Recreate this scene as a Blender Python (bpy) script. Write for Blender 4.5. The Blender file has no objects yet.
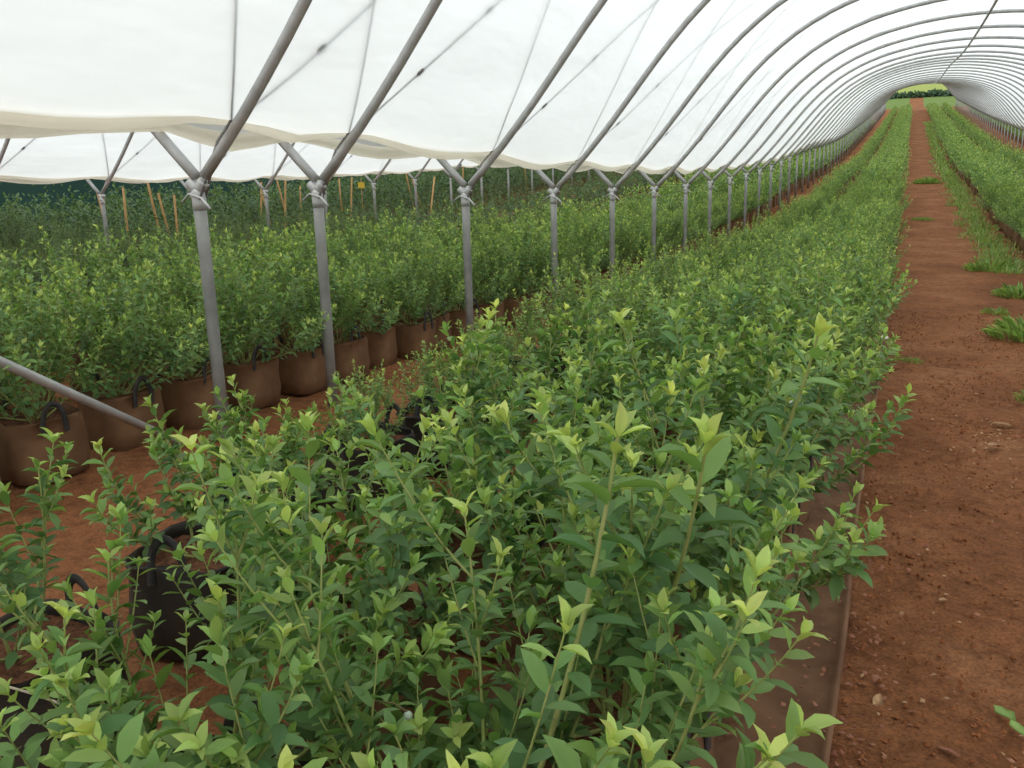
import bpy, math, random
import numpy as np
from mathutils import Matrix, Vector

# ------------------------------------------------------------------ camera, sky, exposure
scene = bpy.context.scene
C = scene.collection
EYE = 1.413
cam_d = bpy.data.cameras.new('camera')
cam_d.sensor_width = 36.0
cam_d.lens = 887.0 / 1024 * 36
cam_d.clip_end = 1000
cam = bpy.data.objects.new('camera', cam_d)
C.objects.link(cam)
PITCH, YAW, ROLL = math.radians(13.95), math.radians(23.731), math.radians(-1.428)
cp, sp, cy, sy = math.cos(PITCH), math.sin(PITCH), math.cos(YAW), math.sin(YAW)
FW = Vector((-sy * cp, cy * cp, -sp))
RT0 = Vector((cy, sy, 0))
UP0 = RT0.cross(FW)
RT = RT0 * math.cos(ROLL) + UP0 * math.sin(ROLL)
UP = -RT0 * math.sin(ROLL) + UP0 * math.cos(ROLL)
m = Matrix((RT, UP, -FW)).transposed().to_4x4()
m.translation = (0, 0, EYE)
cam.matrix_world = m
scene.camera = cam

world = bpy.data.worlds.new('overcast_sky')
scene.world = world
world.use_nodes = True
bg = world.node_tree.nodes['Background']
bg.inputs[0].default_value = (0.90, 0.97, 1.0, 1)
bg.inputs[1].default_value = 1.17

sun_d = bpy.data.lights.new('veiled_sun', 'SUN')
sun_d.energy = 1.3
sun_d.angle = math.radians(40)
sun_d.color = (1.0, 0.95, 0.84)
sun = bpy.data.objects.new('veiled_sun', sun_d)
sun.rotation_euler = (math.radians(28), math.radians(-20), 0)
C.objects.link(sun)

vs = scene.view_settings
vs.view_transform = 'Standard'
vs.look = 'None'
vs.gamma = 1
vs.use_curve_mapping = False
vs.exposure = 0.0

# ------------------------------------------------------------------ terrain profile along the tunnel
KY = np.array([-12, -3, 3, 8, 14, 22, 32, 45, 65, 100, 140, 175, 215, 290, 420.])
KZ = np.array([-1.413, -1.413, -1.413, -1.624, -1.773, -1.688, -1.228, -.762, .429, 2.902, 5.966, 9.6, 15.5, 24., 34.]) + EYE
KM = np.gradient(KZ, KY)
def terr(y):
    y = np.clip(np.asarray(y, float), KY[0], KY[-1])
    i = np.clip(np.searchsorted(KY, y) - 1, 0, len(KY) - 2)
    h = KY[i + 1] - KY[i]
    t = (y - KY[i]) / h
    return ((2*t**3 - 3*t**2 + 1) * KZ[i] + (t**3 - 2*t**2 + t) * h * KM[i]
            + (-2*t**3 + 3*t**2) * KZ[i + 1] + (t**3 - t**2) * h * KM[i + 1])
def tz(y):
    return float(terr(y))
def pix(x, y, z):
    d = Vector((x, y, z - EYE))
    w = d.dot(FW)
    if w < .2:
        return None
    return 512 + 887 * d.dot(RT) / w, 384 - 887 * d.dot(UP) / w, w

Y0, STEP, XL, XR, XL2, XC, XC2 = 4.545, 2.0, -3.247, 5.215, -11.62, 0.984, -7.4335
YEND = Y0 + 2 * 65

# ------------------------------------------------------------------ helpers
def tag(o, label=None, cat=None, group=None, kind=None):
    if label: o['label'] = label
    if cat: o['category'] = cat
    if group: o['group'] = group
    if kind: o['kind'] = kind
    return o
def link(name, data, parent=None, mat=None):
    o = bpy.data.objects.new(name, data)
    C.objects.link(o)
    if parent is not None:
        o.parent = parent
    return o
def empty(name, loc=(0, 0, 0), rz=0.0):
    o = bpy.data.objects.new(name, None)
    o.empty_display_size = .1
    o.location = loc
    o.rotation_euler = (0, 0, rz)
    C.objects.link(o)
    return o
def mesh_np(name, V, F, mat, attrs=None, smooth=True):
    """V (n,3); F = list of int arrays, each (k, 3) or (k, 4)."""
    me = bpy.data.meshes.new(name)
    V = np.asarray(V, np.float32)
    F = [np.asarray(f, np.int32) for f in (F if isinstance(F, list) else [F]) if len(f)]
    loops = np.concatenate([f.ravel() for f in F])
    tot = np.concatenate([np.full(len(f), f.shape[1], np.int32) for f in F])
    start = np.concatenate([[0], np.cumsum(tot)[:-1]]).astype(np.int32)
    me.vertices.add(len(V)); me.vertices.foreach_set('co', V.ravel())
    me.loops.add(len(loops)); me.loops.foreach_set('vertex_index', loops)
    me.polygons.add(len(tot)); me.polygons.foreach_set('loop_start', start)
    me.polygons.foreach_set('loop_total', tot)
    me.polygons.foreach_set('use_smooth', np.full(len(tot), smooth, bool))
    for k, a in (attrs or {}).items():
        at = me.attributes.new(k, 'FLOAT', 'POINT')
        at.data.foreach_set('value', np.asarray(a, np.float32))
    me.update(calc_edges=True)
    me.validate()
    if mat: me.materials.append(mat)
    return me
class MB:
    """collects tubes / boxes / sheets into one mesh"""
    def __init__(s): s.V = []; s.Q = []; s.T = []; s.n = 0
    def add(s, V, Q=None, T=None):
        V = np.asarray(V, float).reshape(-1, 3)
        if Q is not None and len(Q): s.Q.append(np.asarray(Q, int) + s.n)
        if T is not None and len(T): s.T.append(np.asarray(T, int) + s.n)
        s.V.append(V); s.n += len(V)
    def tube(s, P, r, seg=8, caps=True):
        P = np.asarray(P, float); n = len(P)
        r = np.broadcast_to(np.asarray(r, float), (n,))
        T = np.gradient(P, axis=0); T /= np.linalg.norm(T, axis=1)[:, None] + 1e-12
        a = np.array([0, 0, 1.]) if abs(T[0, 2]) < .9 else np.array([1., 0, 0])
        u = np.cross(T[0], a); u /= np.linalg.norm(u)
        rings = []
        for i in range(n):
            u = u - T[i] * np.dot(u, T[i]); u /= np.linalg.norm(u) + 1e-12
            w = np.cross(T[i], u)
            th = np.arange(seg) * 2 * math.pi / seg
            rings.append(P[i] + r[i] * (np.cos(th)[:, None] * u + np.sin(th)[:, None] * w))
        V = np.concatenate(rings)
        i, j = np.meshgrid(np.arange(n - 1), np.arange(seg), indexing='ij')
        k = (j + 1) % seg
        Q = np.stack([i*seg + j, i*seg + k, (i+1)*seg + k, (i+1)*seg + j], -1).reshape(-1, 4)
        T3 = []
        if caps:
            V = np.concatenate([V, P[:1], P[-1:]])
            a0, a1 = n * seg, n * seg + 1
            for j in range(seg):
                T3.append((a0, (j+1) % seg, j)); T3.append((a1, (n-1)*seg + j, (n-1)*seg + (j+1) % seg))
        s.add(V, Q, T3)
    def box(s, c, h, M=None):
        V = np.array([[x, y, z] for x in (-1, 1) for y in (-1, 1) for z in (-1, 1)], float) * h
        if M is not None: V = V @ np.asarray(M).T
        s.add(V + np.asarray(c), [(0,1,3,2),(4,6,7,5),(0,4,5,1),(2,3,7,6),(0,2,6,4),(1,5,7,3)])
    def mesh(s, name, mat, smooth=True, attrs=None):
        F = []
        if s.Q: F.append(np.concatenate(s.Q))
        if s.T: F.append(np.concatenate(s.T))
        return mesh_np(name, np.concatenate(s.V), F, mat, attrs, smooth)
    def build(s, name, mat, parent=None, smooth=True):
        return link(name, s.mesh(name, mat, smooth), parent)
def grid_faces(ny, nx):
    i, j = np.meshgrid(np.arange(ny - 1), np.arange(nx - 1), indexing='ij')
    return np.stack([i*nx + j, i*nx + j + 1, (i+1)*nx + j + 1, (i+1)*nx + j], -1).reshape(-1, 4)
def vnoise(x, y, seed=0):
    """smooth value noise in numpy"""
    def h(i, j):
        v = np.sin(i * 127.1 + j * 311.7 + seed * 74.7) * 43758.5453
        return v - np.floor(v)
    xi, yi = np.floor(x), np.floor(y); fx, fy = x - xi, y - yi
    fx = fx*fx*(3 - 2*fx); fy = fy*fy*(3 - 2*fy)
    return ((h(xi, yi)*(1-fx) + h(xi+1, yi)*fx)*(1-fy) + (h(xi, yi+1)*(1-fx) + h(xi+1, yi+1)*fx)*fy) * 2 - 1
ONES = 'zeroth first second third fourth fifth sixth seventh eighth ninth tenth eleventh twelfth thirteenth fourteenth fifteenth sixteenth seventeenth eighteenth nineteenth'.split()
TENS = ['', '', 'twenty', 'thirty', 'forty', 'fifty', 'sixty', 'seventy', 'eighty', 'ninety']
TENTH = ['', '', 'twentieth', 'thirtieth', 'fortieth', 'fiftieth', 'sixtieth', 'seventieth', 'eightieth', 'ninetieth']
def ordinal(n):
    if n >= 100: return 'hundred-and-' + ordinal(n - 100) if n > 100 else 'hundredth'
    if n < 20: return ONES[n]
    return TENTH[n // 10] if n % 10 == 0 else TENS[n // 10] + '-' + ONES[n % 10]

# ------------------------------------------------------------------ materials
def new_mat(name):
    mt = bpy.data.materials.new(name); mt.use_nodes = True
    nt = mt.node_tree
    return mt, nt, nt.nodes['Principled BSDF'], nt.nodes['Material Output']
def N(nt, t, **kw):
    n = nt.nodes.new(t)
    for k, v in kw.items():
        if hasattr(n, k): setattr(n, k, v)
        else: n.inputs[k].default_value = v
    return n
def ramp(nt, fac, stops):
    r = nt.nodes.new('ShaderNodeValToRGB')
    e = r.color_ramp.elements
    while len(e) < len(stops): e.new(.5)
    for el, (p, c) in zip(e, stops):
        el.position = p; el.color = (*c, 1)
    nt.links.new(fac, r.inputs[0])
    return r.outputs[0]
def plain(name, c1, c2, scale=8, rough=.6, metal=0., bump=.0, bscale=60, spec=.5):
    mt, nt, b, out = new_mat(name)
    tc = N(nt, 'ShaderNodeTexCoord')
    no = N(nt, 'ShaderNodeTexNoise', Scale=scale, Detail=5.0)
    nt.links.new(tc.outputs['Object'], no.inputs['Vector'])
    nt.links.new(ramp(nt, no.outputs['Fac'], [(.3, c1), (.7, c2)]), b.inputs['Base Color'])
    b.inputs['Roughness'].default_value = rough
    b.inputs['Metallic'].default_value = metal
    b.inputs['Specular IOR Level'].default_value = spec
    if bump:
        n2 = N(nt, 'ShaderNodeTexNoise', Scale=bscale, Detail=4.0)
        nt.links.new(tc.outputs['Object'], n2.inputs['Vector'])
        bp = N(nt, 'ShaderNodeBump', Strength=bump, Distance=.01)
        nt.links.new(n2.outputs['Fac'], bp.inputs['Height'])
        nt.links.new(bp.outputs[0], b.inputs['Normal'])
    return mt

def leaf_material(name, mature, mid, young, trans=.32):
    mt, nt, b, out = new_mat(name)
    ay = N(nt, 'ShaderNodeAttribute', attribute_name='youth')
    ar = N(nt, 'ShaderNodeAttribute', attribute_name='rnd')
    oi = N(nt, 'ShaderNodeObjectInfo')
    s = N(nt, 'ShaderNodeMath', operation='ADD')
    nt.links.new(ar.outputs['Fac'], s.inputs[0]); nt.links.new(oi.outputs['Random'], s.inputs[1])
    fr = N(nt, 'ShaderNodeMath', operation='FRACT'); nt.links.new(s.outputs[0], fr.inputs[0])
    col = ramp(nt, ay.outputs['Fac'], [(0, mature), (.45, mid), (1, young)])
    mr = N(nt, 'ShaderNodeMapRange'); mr.inputs['To Min'].default_value = .72; mr.inputs['To Max'].default_value = 1.3
    nt.links.new(fr.outputs[0], mr.inputs['Value'])
    hs = N(nt, 'ShaderNodeHueSaturation')
    nt.links.new(col, hs.inputs['Color']); nt.links.new(mr.outputs[0], hs.inputs['Value'])
    mh = N(nt, 'ShaderNodeMapRange'); mh.inputs['To Min'].default_value = .515; mh.inputs['To Max'].default_value = .485
    fr2 = N(nt, 'ShaderNodeMath', operation='MULTIPLY'); fr2.inputs[1].default_value = 7.31
    fr3 = N(nt, 'ShaderNodeMath', operation='FRACT')
    nt.links.new(fr.outputs[0], fr2.inputs[0]); nt.links.new(fr2.outputs[0], fr3.inputs[0])
    nt.links.new(fr3.outputs[0], mh.inputs['Value']); nt.links.new(mh.outputs[0], hs.inputs['Hue'])
    nt.links.new(hs.outputs[0], b.inputs['Base Color'])
    b.inputs['Roughness'].default_value = .5
    b.inputs['Specular IOR Level'].default_value = .35
    tr = N(nt, 'ShaderNodeBsdfTranslucent')
    yl = N(nt, 'ShaderNodeMix', data_type='RGBA', blend_type='MULTIPLY')
    yl.inputs[0].default_value = 1
    yl.inputs[7].default_value = (1.25, 1.3, .7, 1)
    nt.links.new(hs.outputs[0], yl.inputs[6]); nt.links.new(yl.outputs[2], tr.inputs['Color'])
    mx = N(nt, 'ShaderNodeMixShader'); mx.inputs[0].default_value = trans
    nt.links.new(b.outputs[0], mx.inputs[1]); nt.links.new(tr.outputs[0], mx.inputs[2])
    nt.links.new(mx.outputs[0], out.inputs['Surface'])
    return mt
M = {}
M['leaf'] = leaf_material('blueberry_leaf', (.125, .235, .080), (.275, .42, .11), (.63, .70, .21))
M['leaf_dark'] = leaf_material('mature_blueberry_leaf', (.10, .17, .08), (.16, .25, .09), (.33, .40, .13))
M['grass'] = leaf_material('grass_blade', (.20, .34, .10), (.30, .43, .13), (.45, .5, .2))
M['stem'] = plain('green_brown_stem', (.26, .32, .08), (.36, .36, .12), 20, .7)
M['cane'] = plain('woody_cane', (.16, .11, .05), (.24, .20, .08), 20, .8)
M['steel'] = plain('galvanised_steel', (.40, .40, .395), (.52, .52, .51), 14, .5, .3, .08, 200)
M['post_steel'] = plain('weathered_post_steel', (.22, .22, .21), (.33, .33, .31), 9, .55, .3, .08, 200)
M['rope'] = plain('grey_rope', (.20, .20, .20), (.32, .31, .30), 60, .9)
M['bamboo'] = plain('raw_wood_stake', (.50, .27, .10), (.66, .40, .17), 6, .8)
M['bag_dusty'] = plain('dusty_planter_bag', (.13, .066, .032), (.25, .135, .07), 5, .85, 0, .35, 25, .2)
M['bag_black'] = plain('black_planter_bag', (.016, .015, .013), (.06, .043, .03), 5, .6, 0, .3, 25, .3)
M['strap'] = plain('black_webbing', (.02, .02, .02), (.05, .045, .04), 30, .7)
M['potting'] = plain('potting_bark', (.06, .028, .015), (.22, .095, .05), 60, .95, 0, 1., 120, .1)
M['chip'] = plain('wood_chip', (.30, .14, .07), (.48, .30, .15), 4, .9)
M['chip_red'] = plain('red_leaf_litter', (.22, .07, .04), (.36, .16, .09), 9, .9)
M['clod'] = plain('soil_clod', (.19, .065, .026), (.33, .13, .055), 14, 1, 0, .6, 60, .05)
M['flower'] = plain('white_blossom', (.8, .8, .74), (.9, .9, .85), 30, .7)
M['berry'] = plain('green_berry', (.4, .5, .38), (.5, .6, .46), 30, .5)
M['trap'] = plain('yellow_card', (.75, .5, .03), (.85, .6, .05), 20, .6)
M['tube'] = plain('pale_drip_tube', (.42, .36, .26), (.55, .48, .36), 20, .6)
M['net'] = plain('green_shade_net', (.012, .05, .04), (.025, .085, .065), 200, .9)
M['tree'] = leaf_material('far_tree_leaf', (.06, .11, .08), (.08, .14, .08), (.14, .19, .09))

def soil_material():
    mt, nt, b, out = new_mat('red_soil')
    g = N(nt, 'ShaderNodeNewGeometry')
    n1 = N(nt, 'ShaderNodeTexNoise', Scale=1.1, Detail=6.0, Roughness=.6)
    n2 = N(nt, 'ShaderNodeTexNoise', Scale=14.0, Detail=8.0, Roughness=.7)
    n3 = N(nt, 'ShaderNodeTexNoise', Scale=90.0, Detail=6.0, Roughness=.7)
    for n in (n1, n2, n3): nt.links.new(g.outputs['Position'], n.inputs['Vector'])
    a = ramp(nt, n1.outputs['Fac'], [(.3, (.19, .076, .034)), (.52, (.27, .110, .048)), (.72, (.36, .165, .080))])
    mul = N(nt, 'ShaderNodeMix', data_type='RGBA', blend_type='MULTIPLY'); mul.inputs[0].default_value = .75
    nt.links.new(a, mul.inputs[6])
    nt.links.new(ramp(nt, n2.outputs['Fac'], [(.33, (.52, .48, .45)), (.5, (1, 1, 1)), (.68, (1.35, 1.3, 1.25))]), mul.inputs[7])
    mul2 = N(nt, 'ShaderNodeMix', data_type='RGBA', blend_type='MULTIPLY'); mul2.inputs[0].default_value = .6
    nt.links.new(mul.outputs[2], mul2.inputs[6])
    nt.links.new(ramp(nt, n3.outputs['Fac'], [(.34, (.36, .34, .32)), (.5, (1, 1, 1)), (.66, (1.5, 1.42, 1.3))]), mul2.inputs[7])
    # meadow outside the tunnels: soil only where tunnels and the track lie
    sep = N(nt, 'ShaderNodeSeparateXYZ'); nt.links.new(g.outputs['Position'], sep.inputs[0])
    far = N(nt, 'ShaderNodeMath', operation='GREATER_THAN'); far.inputs[1].default_value = 143.
    nt.links.new(sep.outputs['Y'], far.inputs[0])
    dx = N(nt, 'ShaderNodeMath', operation='SUBTRACT'); dx.inputs[1].default_value = .6
    ab = N(nt, 'ShaderNodeMath', operation='ABSOLUTE'); off = N(nt, 'ShaderNodeMath', operation='GREATER_THAN'); off.inputs[1].default_value = 1.0
    nt.links.new(sep.outputs['X'], dx.inputs[0]); nt.links.new(dx.outputs[0], ab.inputs[0]); nt.links.new(ab.outputs[0], off.inputs[0])
    an = N(nt, 'ShaderNodeMath', operation='MULTIPLY'); nt.links.new(far.outputs[0], an.inputs[0]); nt.links.new(off.outputs[0], an.inputs[1])
    field = N(nt, 'ShaderNodeMath', operation='GREATER_THAN'); field.inputs[1].default_value = 176.
    nt.links.new(sep.outputs['Y'], field.inputs[0])
    mxm = N(nt, 'ShaderNodeMath', operation='MAXIMUM'); nt.links.new(an.outputs[0], mxm.inputs[0]); nt.links.new(field.outputs[0], mxm.inputs[1])
    gm = ramp(nt, n1.outputs['Fac'], [(.3, (.12, .2, .055)), (.7, (.19, .25, .07))])
    fm = ramp(nt, n1.outputs['Fac'], [(.3, (.28, .34, .09)), (.7, (.36, .4, .12))])
    mm = N(nt, 'ShaderNodeMix', data_type='RGBA'); nt.links.new(field.outputs[0], mm.inputs[0]); nt.links.new(gm, mm.inputs[6]); nt.links.new(fm, mm.inputs[7])
    fin = N(nt, 'ShaderNodeMix', data_type='RGBA'); nt.links.new(mxm.outputs[0], fin.inputs[0])
    nt.links.new(mul2.outputs[2], fin.inputs[6]); nt.links.new(mm.outputs[2], fin.inputs[7])
    nt.links.new(fin.outputs[2], b.inputs['Base Color'])
    b.inputs['Roughness'].default_value = .95
    b.inputs['Specular IOR Level'].default_value = .1
    ad = N(nt, 'ShaderNodeMath', operation='MULTIPLY_ADD'); ad.inputs[1].default_value = .35
    nt.links.new(n3.outputs['Fac'], ad.inputs[0]); nt.links.new(n2.outputs['Fac'], ad.inputs[2])
    bp = N(nt, 'ShaderNodeBump', Strength=.9, Distance=.03)
    nt.links.new(ad.outputs[0], bp.inputs['Height']); nt.links.new(bp.outputs[0], b.inputs['Normal'])
    return mt
M['soil'] = soil_material()

def film_material(name, col, transp, transl):
    mt, nt, b, out = new_mat(name)
    nt.nodes.remove(b)
    g = N(nt, 'ShaderNodeNewGeometry')
    no = N(nt, 'ShaderNodeTexNoise', Scale=1.3, Detail=4.0)
    mp = N(nt, 'ShaderNodeMapping'); mp.inputs['Scale'].default_value = (1, .35, 1)
    nt.links.new(g.outputs['Position'], mp.inputs['Vector']); nt.links.new(mp.outputs[0], no.inputs['Vector'])
    bp = N(nt, 'ShaderNodeBump', Strength=.6, Distance=.15)
    nt.links.new(no.outputs['Fac'], bp.inputs['Height'])
    df = N(nt, 'ShaderNodeBsdfDiffuse'); tl = N(nt, 'ShaderNodeBsdfTranslucent'); tp = N(nt, 'ShaderNodeBsdfTransparent')
    for s in (df, tl):
        s.inputs['Color'].default_value = (*col, 1)
        nt.links.new(bp.outputs[0], s.inputs['Normal'])
    tp.inputs['Color'].default_value = (*col, 1)
    m1 = N(nt, 'ShaderNodeMixShader'); m1.inputs[0].default_value = transl
    m2 = N(nt, 'ShaderNodeMixShader'); m2.inputs[0].default_value = transp
    nt.links.new(df.outputs[0], m1.inputs[1]); nt.links.new(tl.outputs[0], m1.inputs[2])
    nt.links.new(m1.outputs[0], m2.inputs[1]); nt.links.new(tp.outputs[0], m2.inputs[2])
    nt.links.new(m2.outputs[0], out.inputs['Surface'])
    return mt
M['film'] = film_material('white_polythene_film', (.94, .96, .965), .05, .86)
M['hem'] = film_material('cream_folded_film', (.98, .95, .87), .22, .90)

# ------------------------------------------------------------------ ground
def build_ground():
    xs = np.concatenate([np.linspace(-160, -24, 18)[:-1], np.linspace(-24, -4.2, 34)[:-1], np.arange(-4.2, 2.4, .045),
                         np.linspace(2.4, 12, 20)[1:], np.linspace(12, 160, 18)[1:]])
    ys = np.concatenate([np.linspace(-12, -.4, 14)[:-1], np.arange(-.4, 8, .045), 8 + np.cumsum(np.linspace(.05, 1.2, 60)),])
    ys = np.concatenate([ys, np.linspace(ys[-1] + 1.5, 420, 150)])
    X, Y = np.meshgrid(xs, ys)
    Z = terr(Y)
    near = np.clip(1 - (Y - 5) / 20, .15, 1) * np.clip((140 - Y) / 5, 0, 1)
    Z = Z + near * (.018 * vnoise(X * 2.2, Y * 2.2, 1) + .011 * vnoise(X * 6, Y * 6, 2) + .007 * vnoise(X * 15, Y * 15, 3))
    # trodden track is a little lower than the beds
    track = np.exp(-((X - .65) / .55) ** 2)
    Z = Z - .03 * track * near
    Z = Z + np.clip((Y - 150) / 100, 0, 1) * 2.0 * vnoise(X * .03, Y * .03, 5)
    V = np.stack([X, Y, Z], -1).reshape(-1, 3)
    o = link('ground', mesh_np('ground', V, grid_faces(len(ys), len(xs)), M['soil']))
    tag(o, 'red-brown bare soil floor running the length of the tunnels', kind='structure')
build_ground()

# ------------------------------------------------------------------ tunnel frames
PROF = np.array([(-4.231, 1.355), (-3.92, 1.665), (-3.62, 2.01), (-3.35, 2.35), (-3.1, 2.66), (-2.8, 2.98), (-2.4, 3.30), (-1.98, 3.53), (-1.5, 3.70), (-.95, 3.82), (-.45, 3.875), (0, 3.89)])
PROF = np.concatenate([PROF, PROF[-2::-1] * [-1, 1]])
_s = np.concatenate([[0], np.cumsum(np.linalg.norm(np.diff(PROF, axis=0), axis=1))])
PLEN = _s[-1]
def prof(s, off=0.0):
    s = np.asarray(s, float)
    def sm(v):
        h = .12
        return sum(np.stack([np.interp(np.clip(v + k * h, 0, PLEN), _s, PROF[:, c]) for c in (0, 1)], -1) * w
                   for k, w in ((-2, .1), (-1, .2), (0, .4), (1, .2), (2, .1)))
    p = sm(s)
    if off:
        d = sm(s + .05) - sm(s - .05)
        d /= np.linalg.norm(d, axis=-1)[..., None]
        p = p + off * np.stack([-d[..., 1], d[..., 0]], -1)
    return p
HEM = .40      # arc length at which the film ends above the leg joint
bow_ns = [-3.5, -2.5, -1.5, -.5] + list(range(0, 66))
def bow_mesh():
    b = MB()
    s = np.linspace(.03, PLEN - .03, 48)
    p = prof(s)
    b.tube(np.stack([p[:, 0], 0 * s, p[:, 1]], 1), .028, 10)
    return b.mesh('roof_hoop', M['steel'])
BOW = bow_mesh()
def build_bows(xc, where, group, ya=-9, yb=200):
    k = 0
    for n in bow_ns:
        y = Y0 + 2 * n
        if y < ya or y > yb: continue
        o = link('roof_hoop', BOW)
        o.location = (xc, y, tz(y))
        k += 1
        tag(o, 'galvanised steel roof hoop, %s from the camera end of the %s' % (ordinal(k), where), 'hoop', group)
build_bows(XC, 'tunnel over the path', 'hoops of the tunnel over the path')
build_bows(XC2, 'neighbouring left tunnel', 'hoops of the left tunnel', -9, 75)
build_bows(XL2 - 4.231, 'outermost left tunnel', 'hoops of the outermost left tunnel', 8, 50)
build_bows(XR + 4.231, 'right neighbouring tunnel', 'hoops of the right tunnel', 30, 200)

def post_parts():
    P = {}
    b = MB(); b.tube([(0, 0, -.15), (0, 0, .5), (0, 0, 1.0), (0, 0, 1.325)], .032, 12); P['leg'] = b.mesh('leg', M['post_steel'])
    for nm, sg in (('arm_l', -1), ('arm_r', 1)):
        b = MB()
        d = np.array([sg * .7071, 0, .7071])
        base = np.array([0, 0, 1.335])
        b.tube([base + d * t for t in (.0, .02, .04, .06, .065)], [.028, .0315, .0315, .0315, .029], 12)
        P[nm] = b.mesh('arm', M['steel'])
    b = MB(); b.tube([(0, 0, 1.24), (0, 0, 1.27), (0, 0, 1.325), (0, 0, 1.345)], [.0345, .0355, .0355, .03], 12); P['collar'] = b.mesh('collar', M['steel'])
    b = MB(); b.tube([(-.10, -.01, 1.28), (-.03, -.035, 1.32), (.05, -.04, 1.30), (.085, -.04, 1.265), (.10, -.04, 1.245)], .0065, 6)
    P['hook'] = b.mesh('hook', M['steel'])
    b = MB()
    b.tube([(0, 0, -.15), (0, 0, 1.335)], .032, 6)
    for sg in (-1, 1): b.tube([(0, 0, 1.335), (sg * .35, 0, 1.685)], .031, 6)
    P['far'] = b.mesh('support_post', M['post_steel'])
    return P
PP = post_parts()
def build_posts(x, ns, where, group, detail):
    k = 0
    for n in ns:
        y = Y0 + 2 * n
        if pix(x, y, tz(y) + 1) is None: continue
        p = pix(x, y, tz(y) + .9)
        if p[0] < -420 or p[0] > 1500: continue
        k += 1
        lab = 'galvanised Y-topped steel post, %s from the camera in the %s' % (ordinal(k), where)
        if p[2] < detail:
            e = empty('support_post', (x, y, tz(y)))
            for nm in ('leg', 'arm_l', 'arm_r', 'collar', 'hook'):
                link(nm.split('_')[0], PP[nm], e)
        else:
            e = link('support_post', PP['far']); e.location = (x, y, tz(y))
        tag(e, lab, 'post', group)
build_posts(XL, [-1.5, -.5] + list(range(66)), 'row left of the path', 'Y posts left of the path', 28)
build_posts(XL2, [-1.5, -.5] + list(range(26)), 'far left row among dark bushes', 'Y posts in the far left row', 24)
build_posts(XR, list(range(0, 66)), 'row right of the path', 'Y posts right of the path', 18)

# ridge pipe
b = MB()
yy = np.concatenate([[Y0 - 7], np.arange(Y0 - 5, YEND + .1, 2.0)])
b.tube(np.stack([0 * yy + XC, yy, terr(yy) + 3.85], 1), .021, 8)
tag(b.build('ridge_pipe', M['steel']), 'long grey ridge pipe under the crown of the hoops above the path', 'pipe')
# end brace
b = MB()
a0, a1 = np.array([XL - .06, 1.58, tz(1.5) + 1.22]), np.array([XL - .22, 3.50, tz(3.5) - .02])
b.tube([a0 + (a1 - a0) * t for t in (0, .3, .6, 1)], .021, 10)
e = empty('diagonal_brace', tuple(a1))
o = b.build('pipe', M['steel'], e); o.location = -Vector(a1)
b = MB(); b.tube([a0 + (-.03, -.03, .0), a0 + (.06, -.03, 0)], .03, 10); o = b.build('clamp', M['steel'], e); o.location = -Vector(a1)
tag(e, 'slanting grey steel brace pipe low in front of the left bushes', 'brace')

# ------------------------------------------------------------------ roof film
def build_film(name, xc, y0, y1, label, seed, rope_n):
    ny_bay = 8
    ys = np.arange(y0, y1 + 1e-6, 2.0 / ny_bay)
    ph = (ys - Y0) / 2.0
    near_half = (ys < Y0 + .01)
    bn = np.array([-5.5, -4.5] + bow_ns + [66.], float)
    ib = np.clip(np.searchsorted(bn, ph + 1e-9) - 1, 0, len(bn) - 2)
    u = (ph - bn[ib]) / (bn[ib + 1] - bn[ib])
    bulge = .5 - .5 * np.cos(2 * np.pi * u)                      # 0 on a hoop, 1 between hoops
    s = np.linspace(HEM, PLEN - HEM, 60)
    p0 = prof(s, .033); p1 = prof(s, .012)
    edge = np.minimum(s - HEM, PLEN - HEM - s)
    w = np.exp(-edge / .5)
    V = np.zeros((len(ys), len(s), 3))
    for i, y in enumerate(ys):
        k = bulge[i] * (.75 + .5 * vnoise(np.float64(y * .7), np.float64(seed + .5), seed))
        pp = p0 * (1 - k) + p1 * k
        nz = .02 * vnoise(s * 3 + 11, 0 * s + y * 1.1, seed + 1) * w * (bulge[i] > .01)
        V[i, :, 0] = xc + pp[:, 0]
        V[i, :, 1] = y
        V[i, :, 2] = tz(y) + pp[:, 1] - .045 * bulge[i] * w + nz
    me = mesh_np(name, V.reshape(-1, 3), grid_faces(len(ys), len(s)), M['film'])
    film = link(name, me)
    tag(film, label, kind='structure')
    for side in (0, -1):                            # rolled hem of gathered film along each lower edge
        sg = -1 if side == 0 else 1
        P = V[:, side, :].copy()
        ring = []
        seg = 9
        for i in range(len(ys)):
            r = .026 + .014 * bulge[i] + .008 * vnoise(np.float64(ys[i] * 2.3), np.float64(seed + side), 7)
            th = np.arange(seg) / seg * 2 * math.pi
            rr = r * (1 + .12 * np.sin(3 * th + ys[i] * 2))
            c = P[i] + np.array([sg * .035, 0, .0])
            ring.append(np.stack([c[0] + .7 * rr * np.cos(th) + sg * -.25 * rr * np.sin(th), 0 * th + c[1], c[2] + 1.1 * rr * np.sin(th)], 1))
        Q = []
        n = len(ys)
        i, j = np.meshgrid(np.arange(n - 1), np.arange(seg), indexing='ij')
        k2 = (j + 1) % seg
        Q = np.stack([i*seg + j, i*seg + k2, (i+1)*seg + k2, (i+1)*seg + j], -1).reshape(-1, 4)
        h = link('film_hem', mesh_np('film_hem', np.concatenate(ring), Q, M['hem']), film)
        h['label'] = 'cream rolled hem of the film'
    return film
build_film('ceiling', XC, Y0 - 7, YEND + .3, 'white polythene film roof arching over the path', 3, 14)
build_film('ceiling', XC2, Y0 - 7, Y0 + 110, 'white polythene film roof of the left neighbouring tunnel', 5, 8)
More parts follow.
